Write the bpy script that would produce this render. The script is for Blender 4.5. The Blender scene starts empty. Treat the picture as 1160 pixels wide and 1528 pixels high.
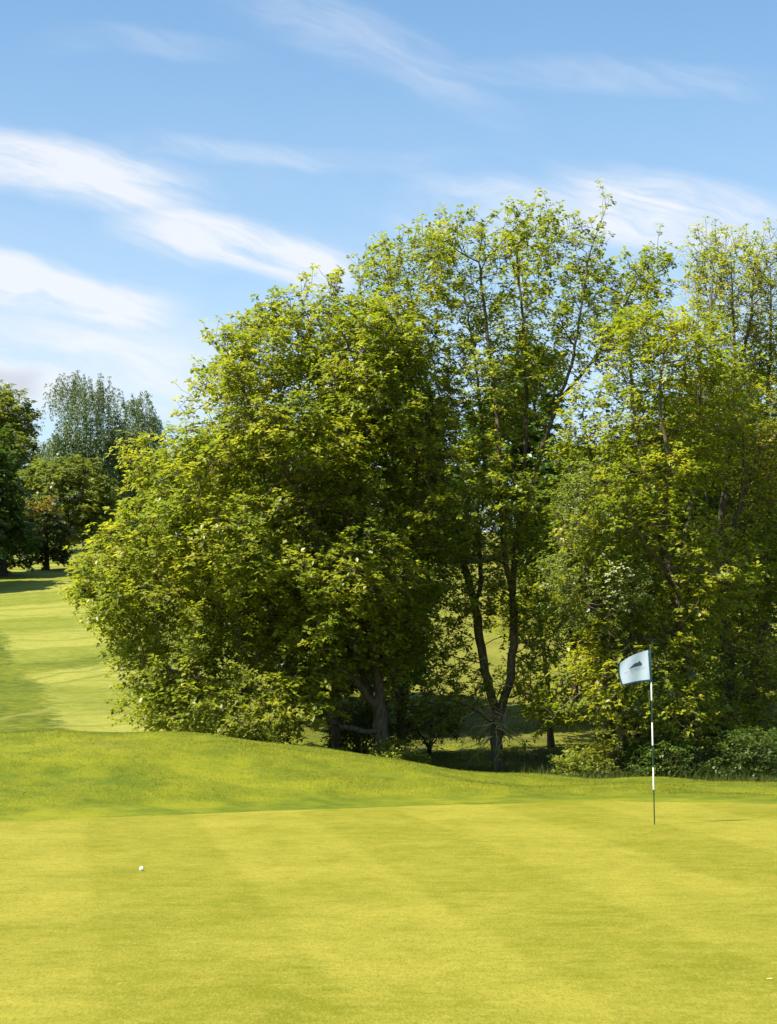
import bpy, math, random
import numpy as np
from mathutils import Vector

# ------------------------------------------------------------------ camera, sky, sun, exposure
SC = bpy.context.scene
COL = SC.collection
F = 2684.0            # focal length in photo pixels (photo 1160 x 1528)
CU, CV = 580.0, 1000.0
CAMZ = 1.9
SUN_EL = math.radians(53)
SUN_AZ = math.radians(-120)      # from +Y, clockwise: sun stands to the left, a little in front of the trees
SUN_DIR = Vector((math.sin(SUN_AZ) * math.cos(SUN_EL), math.cos(SUN_AZ) * math.cos(SUN_EL), math.sin(SUN_EL)))

cd = bpy.data.cameras.new('camera')
cam = bpy.data.objects.new('camera', cd)
COL.objects.link(cam)
cam.location = (0, 0, CAMZ)
cam.rotation_euler = (math.radians(90), 0, 0)
cd.sensor_width = 36
cd.lens = F / 1528 * 36
cd.shift_y = (CV - 764) / 1528
cd.clip_start = 0.1
cd.clip_end = 6000
SC.camera = cam

SC.view_settings.view_transform = 'Standard'
SC.view_settings.look = 'None'
SC.view_settings.exposure = 1.5
SC.view_settings.gamma = 1
SKY_STRENGTH = 0.072

sd = bpy.data.lights.new('sun', 'SUN')
sd.energy = 4.3
sd.angle = math.radians(0.5)
sd.color = (1.0, 0.94, 0.84)
sun = bpy.data.objects.new('sun', sd)
COL.objects.link(sun)
sun.rotation_euler = SUN_DIR.to_track_quat('Z', 'Y').to_euler()
sun.location = (-30, 0, 40)


class E:
    """tiny expression wrapper over Math nodes"""
    def __init__(s, nt, sock): s.nt, s.s = nt, sock
    def _op(s, op, *args, clamp=False):
        n = s.nt.nodes.new('ShaderNodeMath'); n.operation = op; n.use_clamp = clamp
        for i, a in enumerate((s,) + args):
            if isinstance(a, E): s.nt.links.new(a.s, n.inputs[i])
            else: n.inputs[i].default_value = a
        return E(s.nt, n.outputs[0])
    def __add__(s, o): return s._op('ADD', o)
    def __sub__(s, o): return s._op('SUBTRACT', o)
    def __mul__(s, o): return s._op('MULTIPLY', o)
    def __truediv__(s, o): return s._op('DIVIDE', o)
    __radd__ = __add__
    __rmul__ = __mul__
    def __rsub__(s, o): return (s * -1.0) + o
    def abs(s): return s._op('ABSOLUTE')
    def max(s, o): return s._op('MAXIMUM', o)
    def min(s, o): return s._op('MINIMUM', o)
    def sin(s): return s._op('SINE')
    def clamp(s): return s._op('ADD', 0.0, clamp=True)
    def pow(s, o): return s._op('POWER', o)
    def sstep(s, a, b):
        n = s.nt.nodes.new('ShaderNodeMapRange'); n.interpolation_type = 'SMOOTHSTEP'
        s.nt.links.new(s.s, n.inputs[0]); n.inputs[1].default_value = a; n.inputs[2].default_value = b
        n.inputs[3].default_value = 0; n.inputs[4].default_value = 1
        return E(s.nt, n.outputs[0])


def combine(nt, x, y, z=0.0):
    n = nt.nodes.new('ShaderNodeCombineXYZ')
    for i, a in enumerate((x, y, z)):
        if isinstance(a, E): nt.links.new(a.s, n.inputs[i])
        else: n.inputs[i].default_value = a
    return n.outputs[0]


def noise(nt, vec, scale, detail=4, rough=0.55, dist=0.0):
    n = nt.nodes.new('ShaderNodeTexNoise')
    n.inputs['Scale'].default_value = scale
    n.inputs['Detail'].default_value = detail
    n.inputs['Roughness'].default_value = rough
    n.inputs['Distortion'].default_value = dist
    if vec is not None: nt.links.new(vec, n.inputs['Vector'])
    return E(nt, n.outputs[0])


def mixcol(nt, fac, a, b):
    n = nt.nodes.new('ShaderNodeMix'); n.data_type = 'RGBA'
    for sock, v in ((n.inputs[0], fac), (n.inputs[6], a), (n.inputs[7], b)):
        if isinstance(v, E): nt.links.new(v.s, sock)
        elif isinstance(v, bpy.types.NodeSocket): nt.links.new(v, sock)
        elif isinstance(v, (int, float)): sock.default_value = v
        else: sock.default_value = (*v, 1)
    return n.outputs[2]


def build_world():
    w = bpy.data.worlds.new('World'); SC.world = w; w.use_nodes = True
    nt = w.node_tree; nt.nodes.clear()
    out = nt.nodes.new('ShaderNodeOutputWorld'); bg = nt.nodes.new('ShaderNodeBackground')
    nt.links.new(bg.outputs[0], out.inputs[0])
    sky = nt.nodes.new('ShaderNodeTexSky'); sky.sky_type = 'NISHITA'; sky.sun_disc = False
    sky.sun_elevation = SUN_EL; sky.sun_rotation = SUN_AZ
    sky.air_density = 1.0; sky.dust_density = 1.2; sky.ozone_density = 1.6
    sc = nt.nodes.new('ShaderNodeMix'); sc.data_type = 'RGBA'; sc.blend_type = 'MULTIPLY'
    sc.inputs[0].default_value = 1
    nt.links.new(sky.outputs[0], sc.inputs[6])
    sc.inputs[7].default_value = (SKY_STRENGTH * 0.80, SKY_STRENGTH * 0.985, SKY_STRENGTH * 1.02, 1)
    tc = nt.nodes.new('ShaderNodeTexCoord')
    sp = nt.nodes.new('ShaderNodeSeparateXYZ'); nt.links.new(tc.outputs['Generated'], sp.inputs[0])
    x, y, z = (E(nt, sp.outputs[i]) for i in range(3))
    yy = y.max(0.03)
    k = F / 1000.0
    a = x / yy * k            # direction ratios, in units of 0.37 of the distance
    b = z / yy * k
    # cirrus fibres lie along a direction falling to the right
    p = a * 0.955 - b * 0.296
    q = a * 0.296 + b * 0.955
    warp = noise(nt, combine(nt, p * 2.0, q * 5.0, 3.0), 1.0, 4)
    q2 = q + (warp - 0.5) * 0.16
    fib = noise(nt, combine(nt, p * 2.4, q2 * 24.0, 0.0), 1.0, 6, 0.62, 0.4)
    soft = noise(nt, combine(nt, p * 4.5, q2 * 11.0, 9.0), 1.0, 5, 0.6)
    fine = noise(nt, combine(nt, p * 6.0, q2 * 60.0, 5.0), 1.0, 4, 0.6)
    tex = fib * 0.45 + soft * 0.4 + fine * 0.15
    def uvline(u0, v0, u1, v1):
        # a band along the line from one direction to the other: along (0..1) and signed distance
        a0, b0, a1, b1 = (u0 - CU) / 1000, (CV - v0) / 1000, (u1 - CU) / 1000, (CV - v1) / 1000
        L = math.hypot(a1 - a0, b1 - b0); tx, ty = (a1 - a0) / L, (b1 - b0) / L
        al = ((a - a0) * tx + (b - b0) * ty) / L
        dd = (b - b0) * tx - (a - a0) * ty + (warp - 0.5) * 0.10
        return al, dd
    def band(line, half, amt, f0=(-0.5, 0.0), f1=(0.85, 1.1), lo=0.36, hi=0.62):
        al, dd = uvline(*line)
        m = 1.0 - dd.abs().sstep(half * 0.25, half)
        m = m * al.sstep(*f0) * (1.0 - al.sstep(*f1))
        return (m * 0.22 + m.pow(0.7) * tex.sstep(lo, hi) * 0.85) * amt
    d = band((-60, 228, 335, 312), 0.060, 1.0, (-0.6, -0.3), (0.55, 1.05))
    d = d.max(band((170, 326, 535, 412), 0.052, 1.0, (-0.1, 0.35), (0.85, 1.06)))
    d = d.max(band((0, 418, 270, 482), 0.048, 0.95, (-0.6, -0.3), (0.6, 1.15)))
    d = d.max(band((-100, 525, 330, 562), 0.10, 0.75, (-0.6, -0.3), (0.7, 1.2), 0.3, 0.7))
    d = d.max(band((860, 300, 1160, 355), 0.075, 0.95, (-0.25, 0.25), (0.7, 1.3)))
    d = d.max(band((640, 300, 900, 330), 0.06, 0.55, (-0.3, 0.2), (0.8, 1.2)))
    d = d.max(band((330, -40, 760, 150), 0.060, 0.34, (-0.3, 0.2), (0.6, 1.15), 0.42, 0.66))
    d = d.max(band((120, 216, 760, 246), 0.022, 0.34, (0.0, 0.3), (0.5, 1.1), 0.4, 0.65))
    d = d.max(band((560, 85, 1180, 122), 0.03, 0.24, (0.0, 0.3), (0.7, 1.1), 0.4, 0.65))
    d = d.max(band((30, 64, 420, 74), 0.03, 0.2, (0.0, 0.3), (0.5, 1.0), 0.4, 0.65))
    # thin veil everywhere low in the sky
    veil = (1.0 - z.sstep(0.08, 0.37)) * (soft * 0.7 + 0.25)
    d = (d.max(0.0) + veil * 0.72) * y.sstep(0.1, 0.35)
    d = d.min(1.0).max(0.0)
    c = mixcol(nt, d * 0.88, sc.outputs[2], (0.335, 0.342, 0.360))
    gc = band((-60, 556, 70, 574), 0.028, 1.0, (-0.6, -0.2), (0.7, 1.05), 0.3, 0.6)
    c = mixcol(nt, gc.min(1.0).max(0.0) * 0.6 * y.sstep(0.1, 0.35), c, (0.20, 0.215, 0.25))
    nt.links.new(c, bg.inputs[0]); bg.inputs[1].default_value = 1.0


build_world()
rng = np.random.default_rng(11)


# ------------------------------------------------------------------ small helpers
def mesh_obj(name, V, faces, mats, parent=None, attrs=None, mat_idx=None, smooth=False):
    """faces: list of int arrays (n, k) with k the same inside each array"""
    me = bpy.data.meshes.new(name)
    V = np.asarray(V, dtype=np.float32)
    faces = [np.asarray(f, dtype=np.int32) for f in faces if len(f)]
    nl = sum(f.size for f in faces); nf = sum(len(f) for f in faces)
    me.vertices.add(len(V)); me.vertices.foreach_set('co', V.ravel())
    me.loops.add(nl); me.polygons.add(nf)
    me.loops.foreach_set('vertex_index', np.concatenate([f.ravel() for f in faces]))
    tot = np.concatenate([np.full(len(f), f.shape[1], np.int32) for f in faces])
    st = np.concatenate([[0], np.cumsum(tot)[:-1]]).astype(np.int32)
    me.polygons.foreach_set('loop_start', st)
    if mat_idx is not None: me.polygons.foreach_set('material_index', np.asarray(mat_idx, np.int32))
    if smooth: me.polygons.foreach_set('use_smooth', np.ones(nf, bool))
    for k, arr in (attrs or {}).items():
        at = me.attributes.new(k, 'FLOAT', 'POINT'); at.data.foreach_set('value', np.asarray(arr, np.float32))
    me.update(calc_edges=True)
    me.validate()
    for m in (mats if isinstance(mats, (list, tuple)) else [mats]): me.materials.append(m)
    ob = bpy.data.objects.new(name, me); COL.objects.link(ob)
    if parent: ob.parent = parent
    return ob


def tag(o, label=None, cat=None, group=None, kind=None):
    if label: o['label'] = label
    if cat: o['category'] = cat
    if group: o['group'] = group
    if kind: o['kind'] = kind
    return o


def thing(name, loc, label, cat, group=None):
    o = bpy.data.objects.new(name, None); COL.objects.link(o); o.location = loc
    o.empty_display_size = 0.3
    return tag(o, label, cat, group)


def norm(v):
    return v / np.maximum(np.linalg.norm(v, axis=-1, keepdims=True), 1e-9)


def sst(t):
    t = np.clip(t, 0, 1); return t * t * (3 - 2 * t)


def PX(u, v, y):
    return np.array([(u - CU) * y / F, y, CAMZ - (v - CV) * y / F])


def lump(P, freq, seed):
    """smooth pseudo noise, about -1..1"""
    r = np.random.default_rng(seed); s = 0
    for i in range(7):
        d = r.normal(size=P.shape[-1]); d /= np.linalg.norm(d)
        s = s + np.sin(P @ d * freq * 2 * math.pi * r.uniform(0.7, 1.4) + r.uniform(0, 6.28))
    return s / 3.2


# ------------------------------------------------------------------ terrain
CX = np.array([-60, -30, -12, -6.5, -4.3, -2.0, -0.22, 1.34, 2.46, 4.7, 6.5, 12, 40])
CZ = np.array([0.5, 0.6, 0.78, 0.82, 0.83, 0.66, 0.40, 0.13, 0.03, -0.01, -0.08, -0.15, -0.2])
EX = np.array([-40, -12, -4.84, -2.4, -0.19, 3.1, 5.5, 9, 30])
EY = np.array([14, 20.2, 22.4, 23.8, 24.9, 26.1, 25.6, 24, 16])


def smooth_interp(x, X, Y, w=0.9):
    return (np.interp(x - w, X, Y) + 2 * np.interp(x - w / 2, X, Y) + 2 * np.interp(x, X, Y) + 2 * np.interp(x + w / 2, X, Y) + np.interp(x + w, X, Y)) / 8


def edge_y(x): return smooth_interp(x, EX, EY)


def H(x, y):
    x = np.asarray(x, float); y = np.asarray(y, float)
    m = smooth_interp(x, CX, CZ)
    ye = edge_y(x); yc = 30.3
    up = m * sst((y - ye) / (yc - ye))
    low = -0.42 - 0.38 * sst((x + 4) / 5)
    down = m + (low - m) * sst((y - yc) / 8.5)
    z = np.where(y < yc, up, down)
    s = 5.0
    hill = 0.138 * s * np.logaddexp(0, (y - 47) / s)
    hill = 27.0 * np.tanh(hill / 27.0)
    z = z + hill
    far = sst((y - 45) / 60)
    z = z + far * (0.35 * np.sin(x * 0.11 + 1.3) + 0.25 * np.sin(x * 0.07 + y * 0.09))
    rough = sst((y - ye - 0.3) / 2) * 0.028
    z = z + rough * (np.sin(x * 2.1 + y * 1.3) + np.sin(x * 1.1 - y * 2.3 + 1))
    return z


def grid_faces(nx, ny):
    i = np.arange(nx - 1)[None, :] + np.arange(ny - 1)[:, None] * nx
    i = i.ravel()
    return np.stack([i, i + 1, i + 1 + nx, i + nx], 1)


# ------------------------------------------------------------------ materials
def new_mat(name):
    m = bpy.data.materials.new(name); m.use_nodes = True
    nt = m.node_tree
    bs = nt.nodes['Principled BSDF']
    return m, nt, bs


def add_bump(nt, bs, height, strength, dist):
    b = nt.nodes.new('ShaderNodeBump'); b.inputs['Strength'].default_value = strength
    b.inputs['Distance'].default_value = dist
    nt.links.new(height.s, b.inputs['Height']); nt.links.new(b.outputs[0], bs.inputs['Normal'])


def wpos(nt):
    g = nt.nodes.new('ShaderNodeNewGeometry')
    sp = nt.nodes.new('ShaderNodeSeparateXYZ'); nt.links.new(g.outputs['Position'], sp.inputs[0])
    return g.outputs['Position'], E(nt, sp.outputs[0]), E(nt, sp.outputs[1]), E(nt, sp.outputs[2])


def green_material():
    m, nt, bs = new_mat('putting_turf')
    P, x, y, z = wpos(nt)
    wob = noise(nt, P, 0.9, 5, 0.7) - 0.5
    # mower passes 1.45 m wide, laid one way then the other
    s = (x + y * 0.176 - 0.15) * (1 / 1.43) + wob * 0.12
    st = (s * math.pi).sin()
    stripe = (st * 7.0).min(1.0).max(-1.0) * -0.5 + 0.5
    n1 = noise(nt, P, 0.55, 4, 0.6); n2 = noise(nt, P, 3.0, 5, 0.65); n3 = noise(nt, P, 22, 4, 0.7); n4 = noise(nt, P, 120, 3, 0.7)
    pale = (0.258, 0.231, 0.024); deep = (0.138, 0.141, 0.001); olive = (0.185, 0.152, 0.003)
    ns = noise(nt, combine(nt, x * 4.0, y * 7.0, 0.0), 1.0, 5, 0.7)
    nb = noise(nt, P, 9.0, 6, 0.75)
    ng = noise(nt, combine(nt, x * 55.0, y * 11.0, 0.0), 1.0, 3, 0.75)
    c = mixcol(nt, (stripe * 0.30 + (n1 - 0.5) * 1.7 + (n2 - 0.5) * 1.6 + (ns - 0.5) * 1.0 + 0.34).clamp(), deep, pale)
    c = mixcol(nt, n2.sstep(0.52, 0.75) * 0.40, c, olive)
    c = mixcol(nt, nb.sstep(0.50, 0.72) * 0.55, c, (0.110, 0.112, 0.003))
    c = mixcol(nt, (1.0 - nb.sstep(0.30, 0.47)) * 0.5, c, (0.29, 0.25, 0.05))
    c = mixcol(nt, n3.sstep(0.50, 0.72) * 0.55, c, (0.095, 0.098, 0.003))
    c = mixcol(nt, (1.0 - ng.sstep(0.32, 0.5)) * 0.3, c, (0.31, 0.27, 0.05))
    c = mixcol(nt, ng.sstep(0.50, 0.68) * 0.42, c, (0.095, 0.097, 0.002))
    c = mixcol(nt, n4.sstep(0.50, 0.72) * 0.5, c, (0.090, 0.092, 0.003))
    nt.links.new(c, bs.inputs['Base Color'])
    bs.inputs['Roughness'].default_value = 0.8
    bs.inputs['Specular IOR Level'].default_value = 0.15
    add_bump(nt, bs, n4 * 0.3 + n3 * 0.3 + nb * 0.4, 0.8, 0.03)
    return m


def ground_material():
    m, nt, bs = new_mat('rough_turf')
    P, x, y, z = wpos(nt)
    n1 = noise(nt, P, 0.35, 4, 0.6); n2 = noise(nt, P, 1.6, 5, 0.65); n3 = noise(nt, P, 9, 5, 0.7); n4 = noise(nt, P, 45, 3, 0.7)
    rough = mixcol(nt, (n1.sstep(0.35, 0.65) * 0.5 + n2.sstep(0.35, 0.65) * 0.5).clamp(), (0.062, 0.095, 0.001), (0.195, 0.200, 0.006))
    rough = mixcol(nt, n3.sstep(0.5, 0.8) * 0.6, rough, (0.17, 0.175, 0.02))
    # straw patches on the bank
    rough = mixcol(nt, noise(nt, P, 0.9, 6, 0.75).sstep(0.6, 0.74) * 0.55, rough, (0.18, 0.14, 0.045))
    n5 = noise(nt, combine(nt, x * 2.2, y * 3.2, 0.0), 1.0, 6, 0.75)
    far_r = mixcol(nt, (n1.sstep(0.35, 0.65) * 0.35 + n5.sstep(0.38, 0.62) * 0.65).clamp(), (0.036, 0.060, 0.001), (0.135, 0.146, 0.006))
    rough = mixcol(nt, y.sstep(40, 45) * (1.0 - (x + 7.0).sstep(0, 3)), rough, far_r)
    mid_r = mixcol(nt, (n1.sstep(0.3, 0.7) * 0.4 + n5.sstep(0.3, 0.7) * 0.6).clamp(), (0.080, 0.090, 0.004), (0.195, 0.182, 0.024))
    rough = mixcol(nt, y.sstep(46, 52) * (x + 7.0).sstep(0, 3), rough, mid_r)
    # fairway beyond the bank: paler, mown in passes across the slope
    wob = noise(nt, P, 0.12, 3) - 0.5
    edge = x + (y - 48.5) * 0.29 + 8.65 + wob * 3.0 + (n5 - 0.5) * 2.4
    fw = edge.sstep(-0.3, 0.35) * y.sstep(43, 47) * (1.0 - (x + y * 0.16 - 1.0).sstep(0, 2.5))
    lanes = ((y * 0.9 - x * 0.35 + wob * 6) * 0.55).sin() * 0.5 + 0.5
    fair = mixcol(nt, (lanes.sstep(0.3, 0.7) * 0.45 + n1.sstep(0.35, 0.65) * 0.2 + n5.sstep(0.35, 0.65) * 0.45).clamp(), (0.105, 0.128, 0.006), (0.245, 0.238, 0.040))
    fine_l = ((y * 0.95 - x * 0.3 + wob * 5) * 2.4).sin().sstep(0.55, 1.0)
    fair = mixcol(nt, fine_l * 0.4, fair, (0.10, 0.118, 0.006))
    # a second strip of rough lies across it
    e2 = y - 66 - (x + 12) * 0.9 + wob * 6
    strip = (1.0 - e2.abs().sstep(1.2, 2.6)) * (x + 15.5 + wob * 4).sstep(0, 1.5)
    fw = fw * (1.0 - strip * 0.8)
    c = mixcol(nt, fw, rough, fair)
    # tyre lines left by the mower
    t1 = ((y - 58 - (x + 14) * 1.9 + wob * 3).abs().sstep(0.25, 0.5))
    t2 = ((y - 55 - (x + 14) * 1.9 + wob * 3).abs().sstep(0.25, 0.5))
    t3 = ((y - 50 - (x + 12) * 2.4 + wob * 2).abs().sstep(0.3, 0.8))
    c = mixcol(nt, (1.0 - t1.min(t2)) * 0.45 * y.sstep(44, 48), c, (0.075, 0.10, 0.008))
    c = mixcol(nt, (1.0 - t3) * 0.6 * y.sstep(44, 46) * (1.0 - fw), c, (0.18, 0.18, 0.04))
    # dark brown noise patches under the grove
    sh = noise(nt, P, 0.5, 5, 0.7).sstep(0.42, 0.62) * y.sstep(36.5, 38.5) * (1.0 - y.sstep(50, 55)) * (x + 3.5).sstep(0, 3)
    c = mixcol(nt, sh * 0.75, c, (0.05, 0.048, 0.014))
    c = mixcol(nt, n4.sstep(0.45, 0.75) * 0.4, c, (0.065, 0.082, 0.006))
    nt.links.new(c, bs.inputs['Base Color'])
    bs.inputs['Roughness'].default_value = 0.85
    bs.inputs['Specular IOR Level'].default_value = 0.15
    add_bump(nt, bs, n3 * 0.4 + n4 * 0.3 + n5 * 0.3, 0.9, 0.08)
    return m


def blade_material(name, lo, hi, dry):
    m, nt, bs = new_mat(name)
    at = nt.nodes.new('ShaderNodeAttribute'); at.attribute_name = 'tone'
    t = E(nt, at.outputs['Fac'])
    c = mixcol(nt, t.sstep(0.0, 0.8), lo, hi)
    c = mixcol(nt, t.sstep(0.85, 1.0), c, dry)
    nt.links.new(c, bs.inputs['Base Color']); bs.inputs['Roughness'].default_value = 0.6
    bs.inputs['Specular IOR Level'].default_value = 0.25
    tr = nt.nodes.new('ShaderNodeBsdfTranslucent'); nt.links.new(c, tr.inputs[0])
    mx = nt.nodes.new('ShaderNodeMixShader'); mx.inputs[0].default_value = 0.35
    out = nt.nodes['Material Output']
    nt.links.new(bs.outputs[0], mx.inputs[1]); nt.links.new(tr.outputs[0], mx.inputs[2]); nt.links.new(mx.outputs[0], out.inputs[0])
    return m


def leaf_material(name, cols, trans=0.55, gloss=0.5, tcol=(1.55, 1.52, 0.7)):
    """cols: list of (position, colour) read by the leaf's own tone"""
    m, nt, bs = new_mat(name)
    at = nt.nodes.new('ShaderNodeAttribute'); at.attribute_name = 'tone'
    r = nt.nodes.new('ShaderNodeValToRGB'); nt.links.new(at.outputs['Fac'], r.inputs[0])
    el = r.color_ramp.elements
    while len(el) < len(cols): el.new(0.5)
    for e_, (p_, c_) in zip(el, cols): e_.position = p_; e_.color = (*c_, 1)
    nt.links.new(r.outputs[0], bs.inputs['Base Color'])
    bs.inputs['Roughness'].default_value = 0.42
    bs.inputs['Specular IOR Level'].default_value = gloss
    mu = nt.nodes.new('ShaderNodeMix'); mu.data_type = 'RGBA'; mu.blend_type = 'MULTIPLY'; mu.inputs[0].default_value = 1
    nt.links.new(r.outputs[0], mu.inputs[6]); mu.inputs[7].default_value = (*tcol, 1)
    tr = nt.nodes.new('ShaderNodeBsdfTranslucent'); nt.links.new(mu.outputs[2], tr.inputs[0])
    mx = nt.nodes.new('ShaderNodeMixShader'); mx.inputs[0].default_value = trans
    out = nt.nodes['Material Output']
    nt.links.new(bs.outputs[0], mx.inputs[1]); nt.links.new(tr.outputs[0], mx.inputs[2]); nt.links.new(mx.outputs[0], out.inputs[0])
    return m


def bark_material(name, dark, light, moss, scale=1.0):
    m, nt, bs = new_mat(name)
    P, x, y, z = wpos(nt)
    v = combine(nt, x * 14.0, y * 14.0, z * 3.0)
    n1 = noise(nt, v, 1.6 * scale, 6, 0.7); n2 = noise(nt, P, 2.2, 4)
    c = mixcol(nt, n1.sstep(0.35, 0.7), dark, light)
    c = mixcol(nt, n2.sstep(0.52, 0.7) * 0.7, c, moss)
    nt.links.new(c, bs.inputs['Base Color']); bs.inputs['Roughness'].default_value = 0.9
    bs.inputs['Specular IOR Level'].default_value = 0.2
    add_bump(nt, bs, n1, 0.8, 0.03)
    return m


M_GREEN = green_material()
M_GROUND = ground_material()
M_BLADE = blade_material('grass_blade', (0.055, 0.090, 0.001), (0.290, 0.290, 0.010), (0.36, 0.31, 0.12))
M_TALL = blade_material('shade_grass', (0.04, 0.068, 0.006), (0.085, 0.115, 0.010), (0.20, 0.17, 0.06))  # blade colour darkened to deepen the shade under the trees
M_LEAF_A = leaf_material('spring_leaf', [(0.0, (0.085, 0.126, 0.017)), (0.4, (0.189, 0.228, 0.020)), (0.75, (0.285, 0.295, 0.025)), (1.0, (0.349, 0.333, 0.048))])
M_LEAF_B = leaf_material('olive_leaf', [(0.0, (0.098, 0.137, 0.015)), (0.4, (0.206, 0.250, 0.017)), (0.75, (0.316, 0.319, 0.020)), (1.0, (0.361, 0.303, 0.034))])
M_LEAF_D = leaf_material('bronze_leaf', [(0.0, (0.100, 0.140, 0.017)), (0.4, (0.213, 0.253, 0.019)), (0.75, (0.335, 0.329, 0.024)), (1.0, (0.354, 0.276, 0.048))])
M_LEAF_W = leaf_material('blossom_leaf', [(0.0, (0.060, 0.110, 0.013)), (0.5, (0.145, 0.193, 0.027)), (0.82, (0.204, 0.239, 0.045)), (0.86, (0.468, 0.506, 0.324)), (1.0, (0.527, 0.552, 0.405))])
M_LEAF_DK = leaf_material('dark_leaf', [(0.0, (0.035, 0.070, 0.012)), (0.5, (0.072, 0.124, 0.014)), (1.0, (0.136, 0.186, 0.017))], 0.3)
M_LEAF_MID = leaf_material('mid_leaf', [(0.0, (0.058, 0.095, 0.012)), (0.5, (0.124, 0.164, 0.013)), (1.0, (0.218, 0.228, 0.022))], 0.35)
M_LEAF_BI = leaf_material('birch_leaf', [(0.0, (0.054, 0.098, 0.025)), (0.5, (0.099, 0.152, 0.043)), (1.0, (0.171, 0.216, 0.079))], 0.35, tcol=(1.1, 1.1, 0.8))  # bluish grey in the leaf colour stands in for distance haze
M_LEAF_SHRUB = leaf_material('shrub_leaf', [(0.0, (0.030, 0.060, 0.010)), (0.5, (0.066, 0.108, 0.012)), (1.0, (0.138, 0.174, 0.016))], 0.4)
M_LEAF_TALL = leaf_material('tall_leaf', [(0.0, (0.072, 0.109, 0.018)), (0.5, (0.156, 0.190, 0.030)), (1.0, (0.264, 0.270, 0.045))], 0.4)
M_LEAF_GOLD = leaf_material('golden_leaf', [(0.0, (0.025, 0.045, 0.010)), (0.6, (0.045, 0.065, 0.012)), (0.72, (0.16, 0.13, 0.012)), (1.0, (0.26, 0.17, 0.02))], 0.3)
M_BARK = bark_material('grove_bark', (0.055, 0.042, 0.026), (0.16, 0.128, 0.08), (0.12, 0.11, 0.03))
M_FINE = bark_material('twig_bark', (0.07, 0.055, 0.030), (0.20, 0.16, 0.095), (0.14, 0.13, 0.04))
M_BARK_DK = bark_material('dark_bark', (0.022, 0.018, 0.014), (0.065, 0.052, 0.038), (0.05, 0.055, 0.018))


# ------------------------------------------------------------------ ground, green, grass
def axis(parts):
    out = []
    for a, b, s in parts: out.append(np.arange(a, b, s))
    return np.concatenate(out + [[parts[-1][1]]])


def build_ground():
    xs = axis([(-2200, -200, 200), (-200, -40, 10), (-40, -14, 1.0), (-14, 14, 0.35), (14, 40, 1.0), (40, 200, 10), (200, 2200, 200)])
    ys = axis([(-200, -10, 10), (-10, 18, 1.0), (18, 42, 0.3), (42, 100, 0.8), (100, 220, 3), (220, 600, 20), (600, 3600, 200)])
    X, Y = np.meshgrid(xs, ys)
    Z = H(X, Y)
    # the green is let into the ground
    Z = Z - 0.03 * sst((edge_y(X) - 0.05 - Y) / 0.25)
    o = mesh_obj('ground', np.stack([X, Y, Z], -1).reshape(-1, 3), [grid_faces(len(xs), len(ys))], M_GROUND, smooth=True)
    tag(o, kind='structure')
    # putting green: a sheet following the collar line
    xs = np.arange(-26, 26.01, 0.25); nv = 90
    T = np.linspace(0, 1, nv)
    X = np.repeat(xs[None, :], nv, 0)
    wig = 0.05 * np.sin(xs * 3.1) + 0.03 * np.sin(xs * 7.7 + 1)
    Yt = edge_y(xs) + wig
    Y = -12 + (Yt + 12)[None, :] * T[:, None]
    Z = 0.006 + 0.012 * np.sin(X * 0.5 + 1) * np.sin(Y * 0.37) * sst((edge_y(X) - Y) / 3) + np.where(Y > edge_y(X) - 0.01, H(X, Y) * 0 + 0.0, 0)
    o = mesh_obj('putting_green', np.stack([X, Y, Z], -1).reshape(-1, 3), [grid_faces(len(xs), nv)], M_GREEN, smooth=True)
    tag(o, kind='structure')


def blades(name, X, Y, hgt, wid, mat, lean=0.5, tone=None):
    n = len(X)
    Z = H(X, Y)
    ang = rng.uniform(0, 2 * math.pi, n)
    sx, sy = np.cos(ang) * wid / 2, np.sin(ang) * wid / 2
    la = rng.uniform(0, 2 * math.pi, n); lm = hgt * rng.uniform(0.1, lean, n)
    b = np.stack([X, Y, Z - 0.01], -1)
    side = np.stack([sx, sy, np.zeros(n)], -1)
    ln = np.stack([np.cos(la) * lm, np.sin(la) * lm, np.zeros(n)], -1)
    up = np.zeros((n, 3)); up[:, 2] = hgt
    mid = b + up * 0.6 + ln * 0.35
    tip = b + up + ln
    V = np.stack([b - side, b + side, mid + side * 0.7, mid - side * 0.7, tip], 1).reshape(-1, 3)
    i = np.arange(n)[:, None] * 5
    q = i + np.array([0, 1, 2, 3]); t = i + np.array([3, 2, 4])
    tn = tone if tone is not None else rng.uniform(0, 1, n)
    o = mesh_obj(name, V, [q, t], mat, attrs={'tone': np.repeat(tn, 5)})
    return o


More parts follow.
